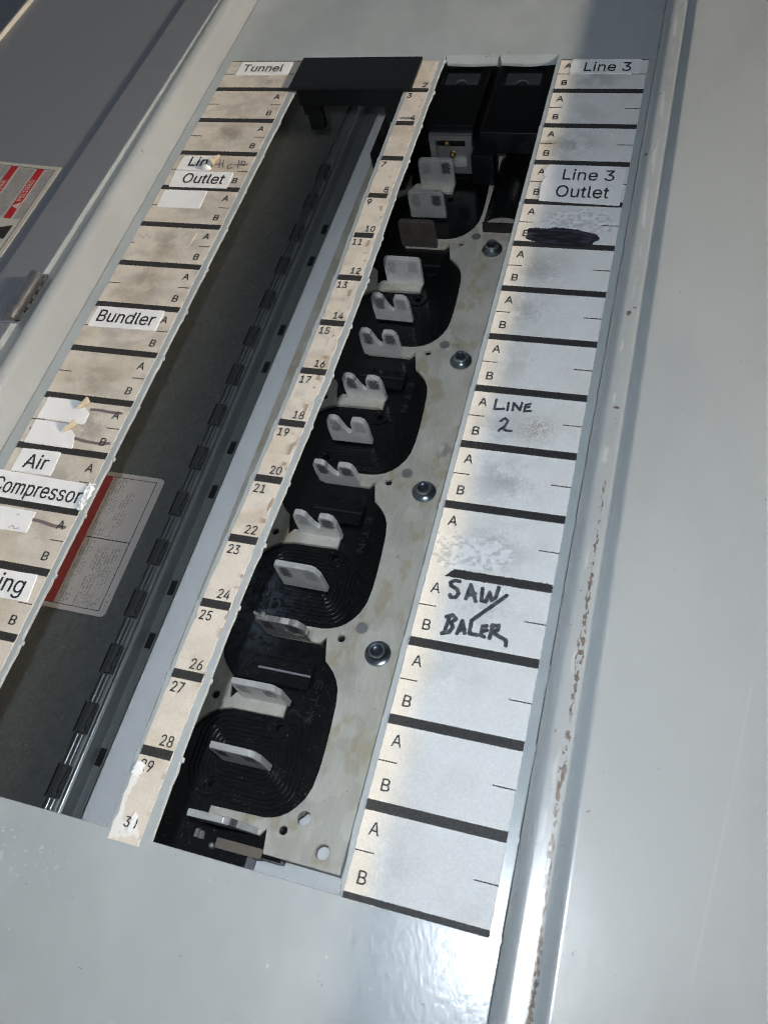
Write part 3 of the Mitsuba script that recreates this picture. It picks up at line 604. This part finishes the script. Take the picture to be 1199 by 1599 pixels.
bM = thing("bus_bar", "buried middle bus bar whose upright blades rise from the black base", "bus bar")
hp = unary_union(holes)
part(bR, "plate", bevel(RP.difference(hp), 67.0, 69.05, .25), "tin_plate", 30)
lh = unary_union([Point(2 * BU + 43.5, -(g - 2 - 20.6)).buffer(1.6) for g in G])
part(bL, "plate", bevel(LP.difference(lh), 67.0, 69.05, .25), "tin_plate", 30)
part(bM, "hidden_bar", slab(-78, -54, -40, 366, 76, 78.5), "tin_plate")
part(bR, "rivet", ext(unary_union([Point(-36.4, -(g + 14.8)).buffer(2.5) for g in G[1:5]]), 66.9, 68), "aluminium", label="round grey discs drawn in place of shaded holes in the bus bar")  # added discs: upper holes in shade drawn as flat grey metal
# k-th from the top gets its own wear; order: top to bottom
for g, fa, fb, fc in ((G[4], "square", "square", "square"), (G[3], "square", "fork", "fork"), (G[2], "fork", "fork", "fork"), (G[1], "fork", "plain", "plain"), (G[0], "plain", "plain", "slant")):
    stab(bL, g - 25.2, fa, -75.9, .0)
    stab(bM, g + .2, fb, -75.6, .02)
    stab(bR, g + 23.25, fc, -75.2 if fc != "slant" else -75.2, .03, "burnt stab with a melted corner" if g == G[1] else ("dark brown stained stab" if g == G[4] else None))
bead = trimesh.creation.icosphere(2, 1.0)
melt = []
for i in range(9):
    b = bead.copy(); b.vertices *= RNG.uniform(.5, 1.1, 3); b.apply_translation([-75.6 + RNG.random() * 4.5, -(G[1] + 23.2 + RNG.normal() * .5), -50.6 + RNG.random() * 1.2]); melt.append(b)
part(bR, "melted_tip", cat(melt), "aluminium", True, label="silvery melted metal on the tip of the burnt stab")

names = ["lowest", "second lowest", "third lowest", "topmost"]
for i, (u, v) in enumerate(((-26.9, 288.0), (-26.4, 211.0), (-26.2, 135.6), (-26.0, 59.4))):
    t = thing("bus_bolt", f"zinc flanged bolt on the right bus bar, {names[i]} of the four", "bolt", "bolts along the right bus bar")
    part(t, "flange", lathe([(0, .0), (5.25, .0), (5.4, .5), (5.2, .95), (4.4, 1.25), (3.6, 1.7), (3.1, 2.2), (0, 2.2)][::-1], u, v, 67.0, 44), "zinc", 35)
    hx = Polygon([(3.45 * math.cos(a), 3.45 * math.sin(a)) for a in np.arange(6) * math.pi / 3 + .4 * i]).buffer(.25)
    part(t, "head", lathe([(3.25, 1.6), (3.3, 4.0), (2.95, 4.6), (2.4, 4.5), (1.9, 3.7), (0, 3.45)][::-1], u, v, 67.0, 44), "zinc", 40)
    part(t, "recess", lathe([(2.15, 4.12), (1.5, 3.62), (0, 3.52)][::-1], u, v, 66.9, 30), "zinc_dark", 40)

# ------------------------------------------------------------------ lugs at the top of the right opening
def lug_block(u0, u1, v0, v1, pu0, pu1, label):
    t = thing("lug_block", label, "terminal block")
    body = sbox(u0, -v1, u1, -v0).difference(sbox(pu0, 33.2, pu1, 47))
    part(t, "housing", bevel(body, 35, 48, .8), "filler_plastic", 30)
    part(t, "pocket_floor", slab(pu0 - 1, pu1 + 1, -49, -31, 37.6, 40), "pocket_grey")
    part(t, "screw", lathe([(0, 2.4), (2, 2.1), (3.2, 1.2), (3.4, 0)], (pu0 + pu1) / 2, -36.4, 37.6, 24), "zinc", 40)
    return t
lug_block(-75.5, -45.4, -60, 2.6, -70.4, -50.9, "left black terminal block with a screw pocket at the top of the right opening")
rb = lug_block(-41.2, -8.6, -60, 8.0, -36.4, -16.9, "right black terminal block with a screw pocket at the top of the right opening")
part(rb, "side_tab", bevel(P([(-45.2, 6.5), (-33.0, 6.5), (-33.0, 15.5), (-45.2, 15.5)]), 44, 62, .6), "filler_plastic")
part(rb, "centre_web", slab(-45.6, -41.0, -60, 3, 42, 62), "filler_plastic")
lg = thing("terminal_lug", "bright metal terminal lug with two brass screw ends under the left terminal block", "terminal lug")
lo_ = prism_v([(-70.0, 39.5), (-46.6, 39.5), (-46.6, 63), (-70.0, 63)], -18, 5.2)
cav = prism_v([(-66.8, 42.4), (-50.2, 42.4), (-50.2, 58.6), (-66.8, 58.6)], 0.5, 6)
def man(m): return m3.Manifold(m3.Mesh(np.array(m.vertices, np.float32), np.array(m.faces, np.uint32)))
def fixm(m):
    m.merge_vertices()
    if m.volume < 0: m.faces = m.faces[:, ::-1]
    return m
q = (man(fixm(lo_)) - man(fixm(cav))).to_mesh()
part(lg, "body", trimesh.Trimesh(q.vert_properties[:, :3], q.tri_verts, process=False), "aluminium")
for (u, d) in ((-61.0, 46.0), (-58.6, 53.5)):
    b = trimesh.creation.icosphere(3, 1); b.vertices *= [1.9, 2.4, 1.9]; b.apply_translation([u, -1.6, -d]); part(lg, "screw", b, "brass", True)
rg = trimesh.creation.icosphere(2, 1); rg.vertices *= [2.2, 1.6, 1.0]
am = thing("amber_residue", "small amber lump of residue on the top edge of the second stab from the top", "residue")
a1 = trimesh.creation.icosphere(3, 1.0); a1.vertices *= [1.7, .9, 1.5]; a1.vertices += .25 * (meshkit.noise(a1.vertices * 1.3, 3)[:, None] - .5) * a1.vertices; a1.apply_translation([-59.6, -35.9, -51.6])
part(am, "lump", a1, "amber", True)
sl = thing("insulating_sleeve", "rounded black insulating sleeve over the upper end of the right bus bar", "sleeve")
n = 17; prof = [(-22.6 - 11.4 * math.cos(a), 66.5 - 10.5 * math.sin(a) ** .8) for a in np.linspace(0.001, math.pi - .001, n)]
sv = sheet_v(prof, [-16, -13.5, -10, -6, 0, 20, 46.2])
z = np.array(sv.vertices); vrow = -z[:, 1]; kk = np.clip((vrow + 16.5) / 8.5, 0.15, 1) ** .5; z[:, 2] = -66.5 + (z[:, 2] + 66.5) * kk; z[:, 0] = -22.6 + (z[:, 0] + 22.6) * (.55 + .45 * kk)
part(sl, "tube", trimesh.Trimesh(z, sv.faces, process=False), "black_plastic", 50)
cap = P([(-33.6, 46), (-11.6, 46), (-11.6, 46.4), (-33.6, 46.4)])
part(sl, "end_lip", ext(cap, 60.5, 66.9), "filler_plastic")
kb = thing("terminal_housing", "tall black terminal housing behind the filler in the left opening", "terminal block")
part(kb, "housing", bevel(P([(-107, -50), (-84, -50), (-84, 16), (-92, 18), (-101, 12), (-107, 2)]), 54, 66.6, .8), "filler_plastic", 30)

# ------------------------------------------------------------------ breaker rail in the left opening
rl = thing("breaker_rail", "dark galvanised breaker mounting rail with a row of hooks inside the left opening", "mounting rail")
hooks = [370.2 - 25.4 * j for j in range(15)]
sheet = sbox(-250, -640, -137.0, 160)
part(rl, "sheet", ext(sheet, 62, 63.4), "dark_steel")
n = 10
web = [(-137.4, 64.6), (-134.0, 64.6), (-132.6, 65.2)] + [(-130.9 + 1.5 * math.cos(a), 66.0 - 1.5 * math.sin(a)) for a in np.linspace(math.radians(125), math.radians(15), 8)] + [(-129.1, 68.6), (-128.9, 72.0)]
part(rl, "bent_web", sheet_v(web, np.linspace(-160, 640, 3)), "grey_steel", 40)
bd = [(-131.2 + 1.0 * math.cos(a), 65.2 - 1.0 * math.sin(a)) for a in np.linspace(math.radians(165), math.radians(15), 9)]
part(rl, "ridge", sheet_v(bd, [-160, 640]), "bright_steel", 60, label="bright bent ridge running the length of the rail")
flv = P([(-129.3, -160), (-121.9, -160), (-124.2, 150), (-125.6, 350), (-127.2, 640), (-129.3, 640)])
part(rl, "flange", ext(flv, 71.4, 72.2), "grey_steel")
for v in [350.7, 299.9, 274.5, 223.7, 198.3, 147.5, 122.1, 71.3, 45.9]:
    part(rl, "slot", slab(-127.2 - .007 * (v - 150), -124.3 - .007 * (v - 150), v - 3.6, v + 3.6, 71.15, 71.35), "black_hole")
for v in hooks:
    # a tab folded out of the sheet, leaning so that its right edge stands proud
    tab = np.array([[-137.2, v - 12.2, 61.9], [-137.2, v, 61.9], [-135.0, v, 61.6], [-132.9, v, 61.9], [-132.3, v, 63.6], [-135.0, v - 12.2, 61.6], [-132.9, v - 12.2, 61.9], [-132.3, v - 12.2, 63.6]])
    V = np.c_[tab[:, 0], -tab[:, 1], -tab[:, 2]]
    F = [[0, 1, 2], [0, 2, 5], [5, 2, 3], [5, 3, 6], [6, 3, 4], [6, 4, 7], [1, 4, 3], [1, 3, 2], [0, 5, 6], [0, 6, 7]]
    hk = part(rl, "hook", trimesh.Trimesh(V, F, process=False), "hook_steel")
    w = [[(-132.7, v - 11.6), (-132.9, v - 7.5), (-133.4, v - 4.2), (-132.8, v - 1.0)]]
    put(hk + "__gap", cat([slab(-137.9, -137.25, v - 12.4, v + .4, 61.75, 61.95), pen(w, .4, 61.55)]), "black_hole")
    put(hk + "__bright_edge", pen([[(-132.75, v - 11.8), (-132.75, v - 6), (-133.3, v - .6)]], .28, 61.75), "bright_steel")
for j in range(15):
    v0 = hooks[j] + .6; v1 = v0 + 12.2
    for cu, r in ((-136.0, .85), (-134.0, .75)):
        bdp = [(cu + r * math.cos(a), 63.3 - r * math.sin(a)) for a in np.linspace(math.radians(180), 0, 9)]
        part(rl, "bead", sheet_v(bdp, [v0, v1]), "bright_steel", 70)
# warning label on the sheet (reads upwards)
w2 = thing("warning_label", "grey warning label with a red band and fine print inside the left opening", "warning label")
def il(t, v): return (-t, -v)
part(w2, "backing", ext(rr(-180, -146.4, 226.2, 297.0, 2.2), 61.7, 61.98), "label_silver")
part(w2, "red_band", ext(sbox(-178, -294.5, -172.8, -228.6), 61.55, 61.69), "label_red_dim")
part(w2, "border_line", cat([ext(unary_union([sbox(-150.0, -294.6, -149.75, -228.6), sbox(-178, -228.8, -149.75, -228.55), sbox(-178, -294.7, -149.75, -294.45), sbox(-172.6, -261.3, -150, -260.9)]), 61.55, 61.69)]), "print_ink")
print_lines(w2, 165.0, 172.0, 229.4, 260.0, 61.6, 1.45, lambda m: m, lambda t, v: (-t, -v))
print_lines(w2, 158.0, 164.6, 236.0, 260.0, 61.6, 1.45, lambda m: m, lambda t, v: (-t, -v))
print_lines(w2, 166.5, 172.0, 262.2, 293.6, 61.6, 1.45, lambda m: m, lambda t, v: (-t, -v))
print_lines(w2, 152.5, 164.6, 264.5, 293.8, 61.6, 1.45, lambda m: m, lambda t, v: (-t, -v))
print_lines(w2, 147.6, 149.4, 286.0, 293.8, 61.6, 1.6, lambda m: m, lambda t, v: (-t, -v))
